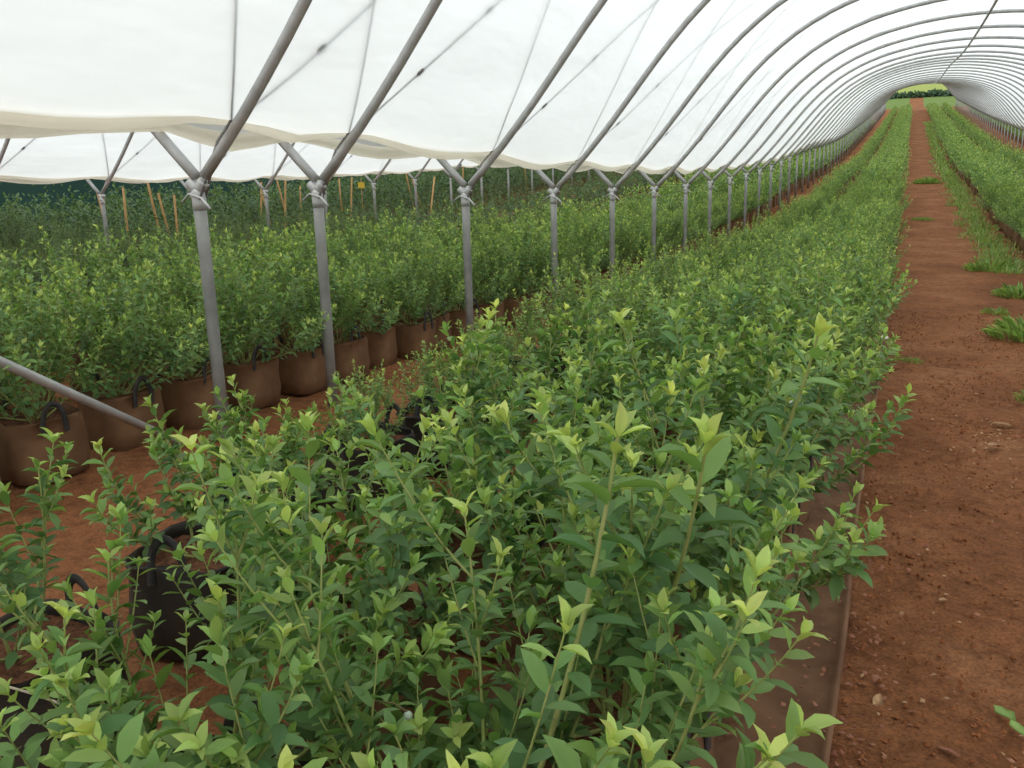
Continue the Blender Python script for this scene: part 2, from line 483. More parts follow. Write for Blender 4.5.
build_film('ceiling', XL2 - 4.231, Y0 - 7, Y0 + 60, 'unseen white polythene film roof added over the outermost left tunnel', 8, 0)  # film out of view, added to keep open-sky light off the back rows
build_film('ceiling', XR + 4.231, Y0 - 3, Y0 + 128, 'white polythene film roof of the right neighbouring tunnel', 9, 0)

# tie-down ropes lying over the film, zigzagging from leg to leg
def build_ropes(xc, ns, where, group, k0=0):
    k = 0
    for n in ns:
        for d in (1, -1):
            y0 = Y0 + 2 * n; y1 = y0 + 6 * d
            k += 1
            s = np.linspace(HEM - .02, PLEN - HEM + .02, 40)
            p = prof(s, .034)
            t = (s - s[0]) / (s[-1] - s[0])
            y = y0 + (y1 - y0) * t
            P = np.stack([xc + p[:, 0], y, terr(y) + p[:, 1] - .0], 1)
            P[:, 2] += .01
            # outside the hem the rope runs down to the hook
            hk = np.array([xc - 4.231 + .02, y0 + d * .02, tz(y0) + 1.29])
            out = P[0] + np.array([-.09, 0, -.09])
            b = MB(); b.tube(np.concatenate([[hk, out], P]), .0075, 5)
            e = empty('tie_rope', tuple(hk))
            o = b.build('cord', M['rope'], e); o.location = -Vector(hk)
            if d == 1:
                for f, rr in ((2, .02), (4, .017)):
                    c = P[f]; b = MB()
                    dd = P[f + 1] - P[f]; dd /= np.linalg.norm(dd)
                    b.tube([c - dd * .04, c - dd * .015, c + dd * .015, c + dd * .04], [.006, rr, rr, .006], 7)
                    o = b.build('knot', M['rope'], e); o.location = -Vector(hk)
            tag(e, 'thin grey tie rope over the film, %s from the camera above the %s' % (ordinal(k), where), 'rope', group)
build_ropes(XC, [-1.5, -.5] + list(range(0, 11)), 'path tunnel', 'tie ropes of the path tunnel')
build_ropes(XC2, list(range(0, 8)), 'left tunnel', 'tie ropes of the left tunnel')

# ------------------------------------------------------------------ plants
LEAF_T = np.array([(0, 0, 0), (.22, -.36, .05), (.22, 0, -.01), (.22, .36, .05), (.50, -.5, .06), (.50, 0, -.03), (.50, .5, .06),
                   (.78, -.33, .0), (.78, 0, -.07), (.78, .33, .0), (1, 0, -.15)], float)
LEAF_Q = np.array([(1, 4, 5, 2), (2, 5, 6, 3), (4, 7, 8, 5), (5, 8, 9, 6)])
LEAF_TR = np.array([(0, 1, 2), (0, 2, 3), (7, 10, 8), (8, 10, 9)])
MID_T = np.array([(0, 0, 0), (.45, -.5, .05), (.45, .5, .05), (1, 0, -.1), (.45, 0, -.03)], float)
MID_TR = np.array([(0, 1, 4), (0, 4, 2), (1, 3, 4), (4, 3, 2)])
FAR_T = np.array([(0, 0, 0), (.45, -.5, .03), (1, 0, -.08), (.45, .5, .03)], float)
FAR_Q = np.array([(0, 1, 2, 3)])

def norm(v): return v / (np.linalg.norm(v, axis=-1, keepdims=True) + 1e-12)

def shoot_leaves(rng, P, spacing, leaf, vig, out, start=.15, size_end=.66):
    """alternate leaves along the polyline P"""
    seg = np.linalg.norm(np.diff(P, axis=0), axis=1); L = np.concatenate([[0], np.cumsum(seg)])
    tot = L[-1]
    s = np.arange(start * tot, tot, spacing)
    if not len(s): return
    s = np.append(s, [tot - .004, tot - .001, tot])
    pos = np.stack([np.interp(s, L, P[:, c]) for c in range(3)], 1)
    q = np.stack([np.interp(np.clip(s + .01, 0, tot), L, P[:, c]) - np.interp(np.clip(s - .012, 0, tot), L, P[:, c]) for c in range(3)], 1)
    T = norm(q)
    a = np.cross(T, np.array([.3, .2, 1.])); u = norm(a); w = np.cross(T, u)
    az = np.arange(len(s)) * 2.399 + rng.random() * 6.28
    Rr = np.cos(az)[:, None] * u + np.sin(az)[:, None] * w
    dist = tot - s
    young = np.clip(1 - dist / .075, 0, 1) ** .8 * vig
    young = np.maximum(young, np.clip(.38 - dist * 1.3, 0, 1) * vig)
    al = np.radians(60 - 28 * np.clip(1 - dist / .06, 0, 1)) + rng.normal(0, .22, len(s))
    A = np.cos(al)[:, None] * T + np.sin(al)[:, None] * Rr
    A[:, 2] -= .28 * np.clip(dist / .15, 0, 1) * rng.random(len(s))
    A = norm(A)
    Nn = norm(T - (T * A).sum(1)[:, None] * A)
    Nn = norm(Nn + .35 * np.array([0, 0, 1.]) + rng.normal(0, .15, Nn.shape))
    Nn = norm(Nn - (Nn * A).sum(1)[:, None] * A)
    ln = leaf * (size_end + (1 - size_end) * np.clip(dist / .07, 0, 1)) * rng.uniform(.75, 1.2, len(s))
    for i in range(len(s)):
        out.append(np.concatenate([pos[i], A[i], Nn[i], [ln[i], ln[i] * rng.uniform(.39, .51), young[i], rng.random()]]))

def gen_bush(seed, H=.68, R=.34, canes=9, laterals=6, leaf=.052, vig=(.45, 1.), spacing=.017, lean=(0, 0), leaf_scale=1.0, skirt=0):
    rng = np.random.default_rng(seed)
    stems, leaves = [], []
    for c in range(canes):
        az = 2 * math.pi * (c + rng.uniform(-.35, .35)) / canes
        out = R * rng.uniform(.2, 1.0)
        top = H * rng.uniform(.68, 1.06) * (1 - .22 * (out / R) ** 2)
        if c % 3 == 2: out = R * rng.uniform(.85, 1.2); top = H * rng.uniform(.22, .5)
        d = np.array([math.cos(az), math.sin(az), 0])
        b0 = d * .05 * rng.random()
        b1 = d * out * rng.uniform(.55, .95) + np.array([0, 0, top * .42])
        b2 = d * out + np.array([lean[0], lean[1], 0]) + np.array([rng.normal(0, .03), rng.normal(0, .03), top])
        t = np.linspace(0, 1, 9)[:, None]
        P = (1 - t) ** 2 * b0 + 2 * t * (1 - t) * b1 + t ** 2 * b2
        cane = [(P, np.linspace(.0052, .0016, 9))]
        shoot_leaves(rng, P, spacing, leaf * leaf_scale, rng.uniform(*vig), leaves, .38)
        for l in range(laterals):
            tt = rng.uniform(.08, .92)
            p = (1 - tt) ** 2 * b0 + 2 * tt * (1 - tt) * b1 + tt ** 2 * b2
            tan = norm(2 * (1 - tt) * (b1 - b0) + 2 * tt * (b2 - b1))
            az2 = az + rng.uniform(-2.2, 2.2)
            dd = norm(tan * .5 + np.array([math.cos(az2), math.sin(az2), 0]) * rng.uniform(.3, .9) + [0, 0, .45])
            ll = rng.uniform(.11, .26) * (H / .68) * (1.15 - .4 * tt)
            q = np.linspace(0, 1, 6)[:, None]
            Q = p + dd * ll * q + np.array([0, 0, .4 * ll]) * q ** 2
            cane.append((Q, np.linspace(.0026, .0011, 6)))
            shoot_leaves(rng, Q, spacing * .95, leaf * leaf_scale * rng.uniform(.8, 1.1), rng.uniform(*vig) * (.5 + .5 * tt), leaves, .12)
        stems.append(cane)
    return stems, np.array(leaves)
def leaf_mesh_data(L, T, Fq, Ft):
    n, k = len(L), len(T)
    pos, A, Nn, ln, wd = L[:, None, 0:3], L[:, None, 3:6], L[:, None, 6:9], L[:, None, 9:10], L[:, None, 10:11]
    Bn = np.cross(Nn, A)
    V = pos + A * ln * T[None, :, 0:1] + Bn * wd * T[None, :, 1:2] + Nn * ln * T[None, :, 2:3]
    off = (np.arange(n) * k)[:, None, None]
    F = [(f[None] + off).reshape(-1, f.shape[1]) for f in (Fq, Ft) if f is not None]
    return V.reshape(-1, 3), F, {'youth': np.repeat(L[:, 11], k), 'rnd': np.repeat(L[:, 12], k)}
def stems_mb(canes, seg=4):
    b = MB()
    for cane in canes:
        for P, r in cane: b.tube(P, r, seg, False)
    return b

# single leaf meshes for the nearest bushes
LEAFM = []
for iy in range(6):
    for curl in range(2):
        T = LEAF_T.copy(); T[:, 2] *= (1.0 if curl == 0 else 1.9)
        if curl: T[:, 1] *= .92
        LEAFM.append(mesh_np('leaf', T, [LEAF_Q, LEAF_TR], M['leaf'], {'youth': np.full(11, iy / 5), 'rnd': np.zeros(11)}))

# bags
def bag_mesh(seed, w=.175, h=.30):
    rng = np.random.default_rng(seed)
    seg = 20
    th = np.arange(seg) / seg * 2 * math.pi
    sq = (np.abs(np.cos(th)) ** 6 + np.abs(np.sin(th)) ** 6) ** (-1 / 6)
    rings = []
    prof_ = [(0, .86), (.012, .97), (.10, 1.03), (.2, 1.0), (h - .015, .97), (h, .985), (h + .004, .955), (h - .02, .93), (h - .07, .93)]
    for z, r in prof_:
        wob = 1 + .03 * np.sin(th * 3 + rng.random() * 6) + rng.normal(0, .008, seg)
        dz = rng.normal(0, .005, seg) * (z > .2)
        rings.append(np.stack([w * r * sq * wob * np.cos(th), w * r * sq * wob * np.sin(th), z + dz], 1))
    n = len(prof_)
    V = np.concatenate(rings)
    i, j = np.meshgrid(np.arange(n - 1), np.arange(seg), indexing='ij'); k = (j + 1) % seg
    Q = np.stack([i*seg + j, i*seg + k, (i+1)*seg + k, (i+1)*seg + j], -1).reshape(-1, 4)
    return V, Q
def soil_mesh(seed, w=.172, h=.262):
    rng = np.random.default_rng(seed)
    V = [(0, 0, h + .015)]; T = []; Q = []
    seg = 16
    for r in (.4, .75, 1.0):
        for j in range(seg):
            a = j / seg * 2 * math.pi
            s = (abs(math.cos(a)) ** 4 + abs(math.sin(a)) ** 4) ** -.25
            V.append((w * r * s * math.cos(a), w * r * s * math.sin(a), h + .012 * (1 - r) + rng.normal(0, .007)))
    for j in range(seg):
        T.append((0, 1 + j, 1 + (j + 1) % seg))
        for q in range(2):
            Q.append((1 + q*seg + j, 1 + (q+1)*seg + j, 1 + (q+1)*seg + (j+1) % seg, 1 + q*seg + (j+1) % seg))
    return mesh_np('potting_mix', V, [np.array(Q), np.array(T)], M['potting'])
BAGS = {}
for mk in ('bag_dusty', 'bag_black'):
    BAGS[mk] = []
    for k in range(3):
        V, Q = bag_mesh(k + (10 if mk == 'bag_black' else 0))
        BAGS[mk].append(mesh_np('grow_bag', V, Q, M[mk]))
SOILS = [soil_mesh(k) for k in range(2)]
def handle_mesh():
    b = MB()
    t = np.linspace(0, math.pi, 13)
    c = np.stack([.055 * np.cos(t), 0 * t, .24 + .145 * np.sin(t) ** .8], 1)
    W = .013
    V = np.concatenate([c + [0, .185, 0] + np.array([0, -.004, 0]) , c * [1.22, 1, 1.0] + [0, .195 + .004, .008]])
    n = len(t)
    V2 = []
    for i in range(n):
        d = np.array([math.cos(t[i]), 0, math.sin(t[i])])
        V2 += [c[i] + [0, .180, 0] - d * W, c[i] + [0, .180, 0] + d * W, c[i] + [0, .184, 0] + d * W, c[i] + [0, .184, 0] - d * W]
    Q = []
    for i in range(n - 1):
        for k in range(4):
            Q.append((i*4 + k, i*4 + (k+1) % 4, (i+1)*4 + (k+1) % 4, (i+1)*4 + k))
    return mesh_np('handle', V2, np.array(Q), M['strap'])
HANDLE = handle_mesh()
def blossom_mesh():
    rng = np.random.default_rng(4); b = MB()
    for k in range(5):
        a = k * 1.26; c = np.array([math.cos(a) * .008, math.sin(a) * .008, -.004 * (k % 2)])
        b.tube([c, c + [0, 0, -.004], c + [.001, 0, -.010], c + [.001, 0, -.014]], [.002, .0055, .005, .0035], 6)
    return b.mesh('blossom', M['flower'])
BLOSSOM = blossom_mesh()

# mid-distance bush variants (shared meshes)
def variants(n, seed, mat, **kw):
    res = []
    for k in range(n):
        st, L = gen_bush(seed + k, **kw)
        V, F, at = leaf_mesh_data(L, MID_T, None, MID_TR)
        res.append((stems_mb(sum(([c] for c in st), []), 3).mesh('stems', M['stem']), mesh_np('foliage', V, F, mat, at)))
    return res
VAR = {'young': variants(6, 100, M['leaf'], R=.43, canes=13, laterals=9, spacing=.019, leaf=.052),
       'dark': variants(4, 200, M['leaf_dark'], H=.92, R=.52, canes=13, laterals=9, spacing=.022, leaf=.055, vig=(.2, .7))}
def far_variants(n, seed, count, scale, **kw):
    res = []
    for k in range(n):
        st, L = gen_bush(seed + k, **kw)
        rng = np.random.default_rng(seed + k)
        L = L[rng.permutation(len(L))[:count]].copy()
        L[:, 9:11] *= scale
        res.append(L)
    return res
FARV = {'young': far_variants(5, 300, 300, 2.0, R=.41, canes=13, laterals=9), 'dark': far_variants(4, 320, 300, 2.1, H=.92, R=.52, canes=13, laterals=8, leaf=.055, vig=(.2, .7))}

ROWS = [  # key, x, first y, last y, spacing, scale, style, words
    ('path', -.47, .98, YEND, .60, .98, 'young', 'row left beside the path'),
    ('path2', -1.10, 1.02, YEND, .60, .88, 'young', 'inner row left of path'),
    ('second', -2.02, 1.30, YEND, .58, .80, 'young', 'third row left of the path'),
    ('right', 2.15, 6.0, YEND, .60, 1.0, 'young', 'row right beside the path'),
    ('right2', 2.72, 6.3, YEND, .60, 1.0, 'young', 'second row right of the path'),
    ('right3', 3.9, 9.0, YEND, .60, 1.0, 'young', 'third row right of the path'),
    ('post', -3.74, 2.35, 96, .50, 1.06, 'young', 'row just behind the left posts'),
    ('post2', -4.9, 2.6, 96, .54, 1.04, 'young', 'second row behind the left posts'),
    ('post3', -6.1, 3.0, 90, .56, 1.06, 'young', 'third row behind the left posts'),
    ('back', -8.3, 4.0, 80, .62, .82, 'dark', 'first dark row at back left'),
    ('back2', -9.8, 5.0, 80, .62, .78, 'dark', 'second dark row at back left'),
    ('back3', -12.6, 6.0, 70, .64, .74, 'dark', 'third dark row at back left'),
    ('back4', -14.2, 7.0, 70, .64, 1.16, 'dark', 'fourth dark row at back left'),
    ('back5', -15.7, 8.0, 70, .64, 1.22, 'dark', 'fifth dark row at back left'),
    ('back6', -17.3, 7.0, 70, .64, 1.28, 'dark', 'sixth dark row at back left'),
    ('outer', 6.6, 14.0, 125, .60, 1.0, 'young', 'first row beyond the right posts'),
    ('outer2', 8.1, 16.0, 125, .60, 1.0, 'young', 'second row beyond the right posts'),
]
BAGTOP = .265
rnd = random.Random(11)
plants = []
for key, x, ya, yb, dy, sc, style, words in ROWS:
    y = ya; k = 0
    while y < yb:
        px_ = x + rnd.uniform(-.05, .05); py_ = y + rnd.uniform(-.06, .06)
        if key == 'second' and y < 2.4: px_ += .14
        if key == 'path': px_ += .05 * min(1, max(0, (y - 2.5) / 3)) - (.03 if y < 1.8 else 0)
        p = pix(px_, py_, tz(py_) + .6)
        y += dy
        if p is None: continue
        vis = -60 < p[0] < 1090 and p[1] > -50
        keep = -260 < p[0] < 1300
        if not keep: continue
        if vis: k += 1
        grow = .60 + .40 * min(1, max(0, (py_ - 2.2) / 5)) if key == 'second' else 1.0
        plants.append(dict(key=key, x=px_, y=py_, d=p[2], vis=vis, k=k, sc=sc * grow * rnd.uniform(.82, 1.12), style=style, words=words, rz=rnd.uniform(0, 6.28), seed=rnd.randrange(10**6)))
order = {'path': .8, 'path2': .82, 'second': .85, 'right3': 1.4, 'post': .9, 'right': .95, 'post2': 1.15, 'right2': 1.2, 'post3': 1.3, 'outer': 1.6, 'outer2': 1.9}
vis_pl = sorted([p for p in plants if p['vis']], key=lambda p: p['d'] * order.get(p['key'], 1.35))
near = [p for p in vis_pl if p['key'] in ('path', 'path2', 'second') and p['d'] < 4.6][:14]
near_ids = {id(p) for p in near}
indiv = [p for p in vis_pl if id(p) not in near_ids][:300 - len(near)]
ind_ids = {id(p) for p in indiv}

def bag_parts(e, p, detail, black):
    mk = 'bag_black' if black else 'bag_dusty'
    rr = random.Random(p['seed'])
    rz = rr.uniform(-.25, .25) - p['rz']
    o = link('grow_bag', BAGS[mk][rr.randrange(3)], e); o.rotation_euler = (0, 0, rz)
    if p['sc']: o.scale = (1 / p['sc'],) * 3 if e.scale[0] != 1 else (1, 1, 1)
    if detail:
        s = link('potting_mix', SOILS[rr.randrange(2)], o)
        for a in (0, math.pi):
            h = link('handle', HANDLE, o); h.rotation_euler = (rr.uniform(-.05, .1), 0, a + (0 if black else math.pi / 2))
            h['label'] = 'black webbing carry loop'
    return o

def words_for(p, small=''):
    return '%sblueberry bush in grow bag, %s from camera in %s' % (small, ordinal(p['k']), p['words'])

LEAF_BUDGET = 280
SPECIAL = {  # extra strong shoots with large leaves: (world tip), leaf length
    ('path', 1): [((-.36, 1.20, 1.0), .085)],
    ('path', 2): [((-.25, 1.30, .97), .095)],
    ('path', 3): [((-.15, 1.99, 1.02), .088)],
}
def build_near(p):
    e = empty('blueberry_bush', (p['x'], p['y'], tz(p['y'])), p['rz'])
    sparse = p['key'] == 'second' and p['k'] <= 2
    kw = dict(H=.66 * p['sc'], R=.42, canes=12, laterals=8, leaf=.056, spacing=.0165)
    if sparse: kw.update(canes=5, laterals=3, H=.5, R=.3)
    st, L = gen_bush(p['seed'], **kw)
    c_, s_ = math.cos(-p['rz']), math.sin(-p['rz'])
    for tip, ll in SPECIAL.get((p['key'], p['k']), []):
        rng = np.random.default_rng(p['seed'] + 5)
        dx, dy_ = tip[0] - p['x'], tip[1] - p['y']
        tl = np.array([c_ * dx - s_ * dy_, s_ * dx + c_ * dy_, tip[2] - BAGTOP])
        t = np.linspace(0, 1, 9)[:, None]
        P = 2 * t * (1 - t) * (tl * [.75, .75, .5]) + t ** 2 * tl
        st.append([(P, np.linspace(.006, .003, 9))])
        ex = []
        shoot_leaves(rng, P, .026, ll, .8, ex, .4, .6)
        L = np.concatenate([L, np.array(ex)])
    L = L.copy(); L[:, 2] += BAGTOP
    for cane in st:
        for P, r in cane: P[:, 2] += BAGTOP
    black = p['key'] == 'second' or p['k'] == 1
    bag_parts(e, p, True, black)
    for cane in st:
        link('stem', stems_mb([cane], 5).mesh('stem', M['stem']), e)
    # the leaves that show largest are single leaves
    cr, sr = math.cos(p['rz']), math.sin(p['rz'])
    W = np.stack([p['x'] + cr * L[:, 0] - sr * L[:, 1], p['y'] + sr * L[:, 0] + cr * L[:, 1], tz(p['y']) + L[:, 2]], 1)
    dist = np.linalg.norm(W - [0, 0, EYE], axis=1)
    rank = dist / dist.min() - 1.1 * (L[:, 2] - BAGTOP) - 4 * (L[:, 9] - .05)
    idx = np.argsort(rank)
    sel, rest = idx[:LEAF_BUDGET], idx[LEAF_BUDGET:]
    for i in sel:
        l = L[i]
        A, Nn = l[3:6], l[6:9]; Bn = np.cross(Nn, A)
        iy = min(5, int(l[11] * 5.99))
        o = bpy.data.objects.new('leaf', LEAFM[iy * 2 + int(l[12] * 2)])
        C.objects.link(o); o.parent = e
        mt = Matrix((A * l[9], Bn * l[10], Nn * l[9])).transposed().to_4x4()
        mt.translation = l[0:3]
        o.matrix_basis = mt
    if len(rest):
        V, F, at = leaf_mesh_data(L[rest], LEAF_T, LEAF_Q, LEAF_TR)
        o = link('foliage', mesh_np('foliage', V, F, M['leaf'], at), e)
        o['kind'] = 'stuff'
    if p['k'] in (3, 5) and p['key'] == 'path':
        i = idx[-1]
        for q in range(3):
            lf = L[rest[q * 7]] if len(rest) > 30 else L[q]
            o = link('blossom', BLOSSOM, e); o.location = lf[0:3] + np.array([0, 0, -.01]); o['label'] = 'small white blossom cluster'
    if p['key'] == 'path' and p['k'] == 1:
        b = MB(); t = np.linspace(0, math.pi, 7)
        b.tube(np.stack([0 * t, 0 * t, -.007 * np.cos(t)], 1), .0072 * np.sin(t) + .0004, 8)
        o = b.build('berry', M['berry'], e); dx, dy_ = -.66 - p['x'], 1.06 - p['y']
        o.location = (c_ * dx - s_ * dy_, s_ * dx + c_ * dy_, .55); o['label'] = 'pale green unripe berry'
        b = MB(); b.tube([(0, 0, .006), (.02, .01, .02), (.05, .03, .025)], .0014, 5); q_ = b.build('stalk', M['cane'], o)
    tag(e, words_for(p, 'sparse ' if sparse else ''), 'bush', 'potted blueberry bushes')
for p in near: build_near(p)

for n_, p in enumerate(indiv):
    e = empty('blueberry_bush', (p['x'], p['y'], tz(p['y'])), p['rz'])
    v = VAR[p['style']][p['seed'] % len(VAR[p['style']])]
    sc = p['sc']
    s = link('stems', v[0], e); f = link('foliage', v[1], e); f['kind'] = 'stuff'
    for o in (s, f):
        o.location = (0, 0, BAGTOP); o.scale = (sc, sc, sc * (.92 + .16 * ((p['seed'] // 7) % 100) / 100))
    bag_parts(e, p, p['d'] < 9, p['style'] == 'dark' or p['key'] == 'second')
    tag(e, words_for(p, 'dark ' if p['style'] == 'dark' and 'dark' not in p['words'] else ''), 'bush', 'potted blueberry bushes')

# everything farther: one mass of bushes
def build_far():
    acc = {'young': [[], []], 'dark': [[], []]}
    bags = MB()
    for p in plants:
        if id(p) in near_ids or id(p) in ind_ids: continue
        L = FARV[p['style']][p['seed'] % len(FARV[p['style']])].copy()
        if p['d'] > 45: L = L[:170].copy(); L[:, 9:11] *= 1.25
        cr, sr = math.cos(p['rz']), math.sin(p['rz'])
        Rm = np.array([[cr, -sr, 0], [sr, cr, 0], [0, 0, 1]])
        for a in (0, 3, 6): L[:, a:a+3] = L[:, a:a+3] @ Rm.T
        L[:, 0:3] = L[:, 0:3] * p['sc'] + [p['x'], p['y'], tz(p['y']) + BAGTOP]
        L[:, 9:11] *= p['sc']
        acc[p['style']][0].append(L)
        bags.box((p['x'], p['y'], tz(p['y']) + .14), (.18, .18, .15))
    for style, mat, lab in (('young', M['leaf'], 'distant rows of fresh green bushes running to the tunnel end'), ('dark', M['leaf_dark'], 'distant mass of dark green bushes at the back left')):
        if not acc[style][0]: continue
        L = np.concatenate(acc[style][0])
        V, F, at = leaf_mesh_data(L, FAR_T, FAR_Q, None)
        o = link('distant_bushes', mesh_np('distant_bushes', V, F, mat, at))
        tag(o, lab, 'bushes', kind='stuff')
    o = bags.build('distant_grow_bags', M['bag_dusty'], None, False)
    tag(o, 'distant dusty grow bags lined up under the far bushes', 'bags', kind='stuff')
build_far()

# ------------------------------------------------------------------ weed mat along the left edge of the path
def build_mat():
    ys = np.arange(-1.0, 26, .12)
    prof_x = np.array([-.95, -.6, -.34, -.27, -.18, -.11, -.084, -.075, -.066, -.07])
    prof_z = np.array([.012, .014, .016, .02, .016, .018, .026, .038, .030, .004])
    V = np.zeros((len(ys), len(prof_x), 3))
    for i, y in enumerate(ys):
        wv = .018 * vnoise(np.float64(y * .8), np.float64(.3), 2) + .006 * vnoise(np.float64(y * 3), np.float64(.7), 3)
        V[i, :, 0] = prof_x + wv
        V[i, :, 1] = y
        V[i, :, 2] = tz(y) + prof_z + .012 + .008 * vnoise(prof_x * 7, 0 * prof_x + y * 2.1, 9) + .006 * vnoise(prof_x * 20, 0 * prof_x + y * 5, 10)
    o = link('weed_mat', mesh_np('weed_mat', V.reshape(-1, 3), grid_faces(len(ys), len(prof_x)), M['mat']))
    md = o.modifiers.new('thickness', 'SOLIDIFY'); md.thickness = .004; md.offset = 0
    tag(o, 'dusty brown plastic ground sheet with folded edge along the path', 'ground sheet')
M['mat'] = plain('dusty_ground_sheet', (.125, .062, .034), (.235, .125, .068), 6, .85, 0, .6, 22, .15)
build_mat()

# ------------------------------------------------------------------ litter on the path
def chip_mesh(name, mat, seed, curl=.25):
    rng = np.random.default_rng(seed)
    T = LEAF_T * [1, .7, 1.0]
    T[:, 2] = T[:, 2] * curl * 3 + rng.normal(0, .03, 11)
    V = np.concatenate([T, T + [0, 0, -.05]])
    F = [np.concatenate([LEAF_Q, LEAF_Q[:, ::-1] + 11]), np.concatenate([LEAF_TR, LEAF_TR[:, ::-1] + 11])]
    ring = [0, 1, 4, 7, 10, 9, 6, 3]
    side = np.array([(ring[i], ring[(i+1) % 8] , ring[(i+1) % 8] + 11, ring[i] + 11) for i in range(8)])
    return mesh_np(name, V, [np.concatenate([F[0], side]), F[1]], mat, {'youth': np.full(22, .55), 'rnd': np.zeros(22)})
def lay(name, me, x, y, size, w, rz, label, cat, group=None, dz=.012):
    o = link(name, me); o.location = (x, y, tz(y) - .02 * math.exp(-((x - .65) / .55) ** 2) + dz)
    o.rotation_euler = (rnd.uniform(-.15, .15), rnd.uniform(-.15, .15), rz); o.scale = (size, w, size)
    return tag(o, label, cat, group)
CH1, CH2, CH3 = chip_mesh('dead_leaf', M['chip'], 1), chip_mesh('dead_leaf', M['chip_red'], 2), chip_mesh('leaf_scrap', M['leaf'], 3)
lay('dead_leaf', CH1, .04, 2.30, .07, .04, 1.25 - 3.0, 'pale tan dead leaf on the soil near the ground sheet', 'dead leaf')
lay('leaf_scrap', CH3, .31, 2.36, .06, .06, -.5, 'upper fallen green leaf on the soil at the right edge', 'leaf')
lay('leaf_scrap', CH3, .345, 2.31, .05, .05, -.9, 'small green leaf touching the upper fallen leaf at right', 'leaf')
lay('leaf_scrap', CH3, .33, 2.03, .05, .05, -.6, 'lower fallen green leaf in the bottom right corner', 'leaf')
lay('dead_leaf', CH1, .55, 5.62, .13, .07, .2, 'broad tan dried leaf on the far side of the path', 'dead leaf')
lay('dead_leaf', CH1, .50, 5.05, .11, .08, 1.0, 'crumpled tan dried leaf below the broad one on the path', 'dead leaf')
lay('dead_leaf', CH2, .17, 2.12, .055, .03, -.3, 'reddish dead leaf on the soil at the bottom of the path', 'dead leaf')
lay('dead_leaf', CH1, .20, 2.95, .04, .03, .9, 'small pale chip alone in the middle of the near soil', 'dead leaf')
def litter():
    rng = np.random.default_rng(21)
    for nm, mat, n, xr, lab, szr in (
            ('leaf_litter', M['chip_red'], 1500, None, 'scattered small red-brown leaf fragments beside the ground sheet', (.004, .015)),
            ('wood_litter', M['chip'], 700, None, 'scattered small pale wood chips over the dirt path', (.003, .013)),
            ('soil_crumbs', M['clod'], 6000, None, 'loose crumbs of red soil over the dirt path', (.003, .017))):
        Vs, Fs = [], []
        for k in range(n):
            y = 1.4 + 9.5 * rng.random() ** 1.6
            if nm == 'leaf_litter':
                x = -.06 + abs(rng.normal(0, .08)) if rng.random() < .55 else rng.uniform(-.34, -.08)
                if rng.random() < .25: x = rng.uniform(-.1, 1.2)
            else:
                x = rng.uniform(-.05, 1.5)
            if nm == 'wood_litter' and rng.random() < .35:
                x = rng.normal(.55, .12); y = rng.normal(5.4, .6)
            s = rng.uniform(*szr)
            a = rng.random() * 6.28
            cx = np.array([math.cos(a), math.sin(a), rng.normal(0, .25)]); cyv = np.array([-math.sin(a), math.cos(a), rng.normal(0, .25)]); cz = np.array([0, 0, 1.])
            z = tz(y) - .03 * math.exp(-((x - .65) / .55) ** 2) + (.048 if -.34 < x < -.06 else .012)
            if nm == 'soil_crumbs':
                q = np.array([[1,0,0],[-1,0,0],[0,1,0],[0,-1,0],[0,0,1],[0,0,-1]]) * rng.uniform(.6, 1.1, (6, 3)) * s * .7
                V = q[:, :1] * cx + q[:, 1:2] * cyv + q[:, 2:] * cz * .8 + [x, y, z]
                F = np.array([(0,2,4),(2,1,4),(1,3,4),(3,0,4),(2,0,5),(1,2,5),(3,1,5),(0,3,5)])
            else:
                w = rng.uniform(.2, .5)
                q = np.array([[-.5,0,0],[0,-w,.12],[.5,0,.05],[0,w,.12],[0,0,-.1]]) * s * 1.6
                V = q[:, :1] * cx + q[:, 1:2] * cyv + q[:, 2:] * cz + [x, y, z]
                F = np.array([(0,1,3),(1,2,3),(0,4,1),(1,4,2),(2,4,3),(3,4,0)])
            Fs.append(F + sum(0 for _ in ()) + (len(Vs) * len(V))); Vs.append(V)
        o = link(nm, mesh_np(nm, np.concatenate(Vs), np.concatenate(Fs), mat, None, False))
        tag(o, lab, 'litter', kind='stuff')
litter()

# ------------------------------------------------------------------ grass and weeds right of the path
def grass_leaves(rng, n, r, h):
    L = []
    for k in range(n):
        a = rng.random() * 6.28; q = r * math.sqrt(rng.random())
        d = np.array([math.cos(a), math.sin(a), 0])
        A = norm(d * rng.uniform(.1, 1.0) * (.4 + q / r) + [0, 0, .8]); Nn = norm(np.array([0, 0, 1.]) - A[2] * A)
        ln = h * rng.uniform(.35, 1.2) * (1.1 - .75 * (q / r) ** 2)
        L.append(np.concatenate([d * q, A, Nn, [ln, h * rng.uniform(.08, .2), rng.uniform(0, .8), rng.random()]]))
    return np.array(L)
GT = LEAF_T * [1, 1, 1.6]
clumps = [(1.18, 9.3, .34, .17, 'bushy green weed clump at the right edge of the path nearest the camera'),
          (1.42, 12.6, .28, .15, 'second green weed clump along the right edge of the path'),
          (1.30, 15.6, .32, .16, 'third green weed clump along the right edge of the path'),
          (1.0, 10.9, .12, .07, 'small flat weed tuft beside the weed clumps on the right'),
          (.72, 36.5, .42, .20, 'round weed tuft growing in the middle of the far path'),
          (.45, 24.5, .25, .08, 'low weed tuft in the middle of the path, nearer one'),
          (.92, 6.4, .16, .07, 'small weed sprout at the right image edge on the path'),
          (.12, 7.6, .12, .04, 'flat green weed patch beside the left bushes on the soil')]
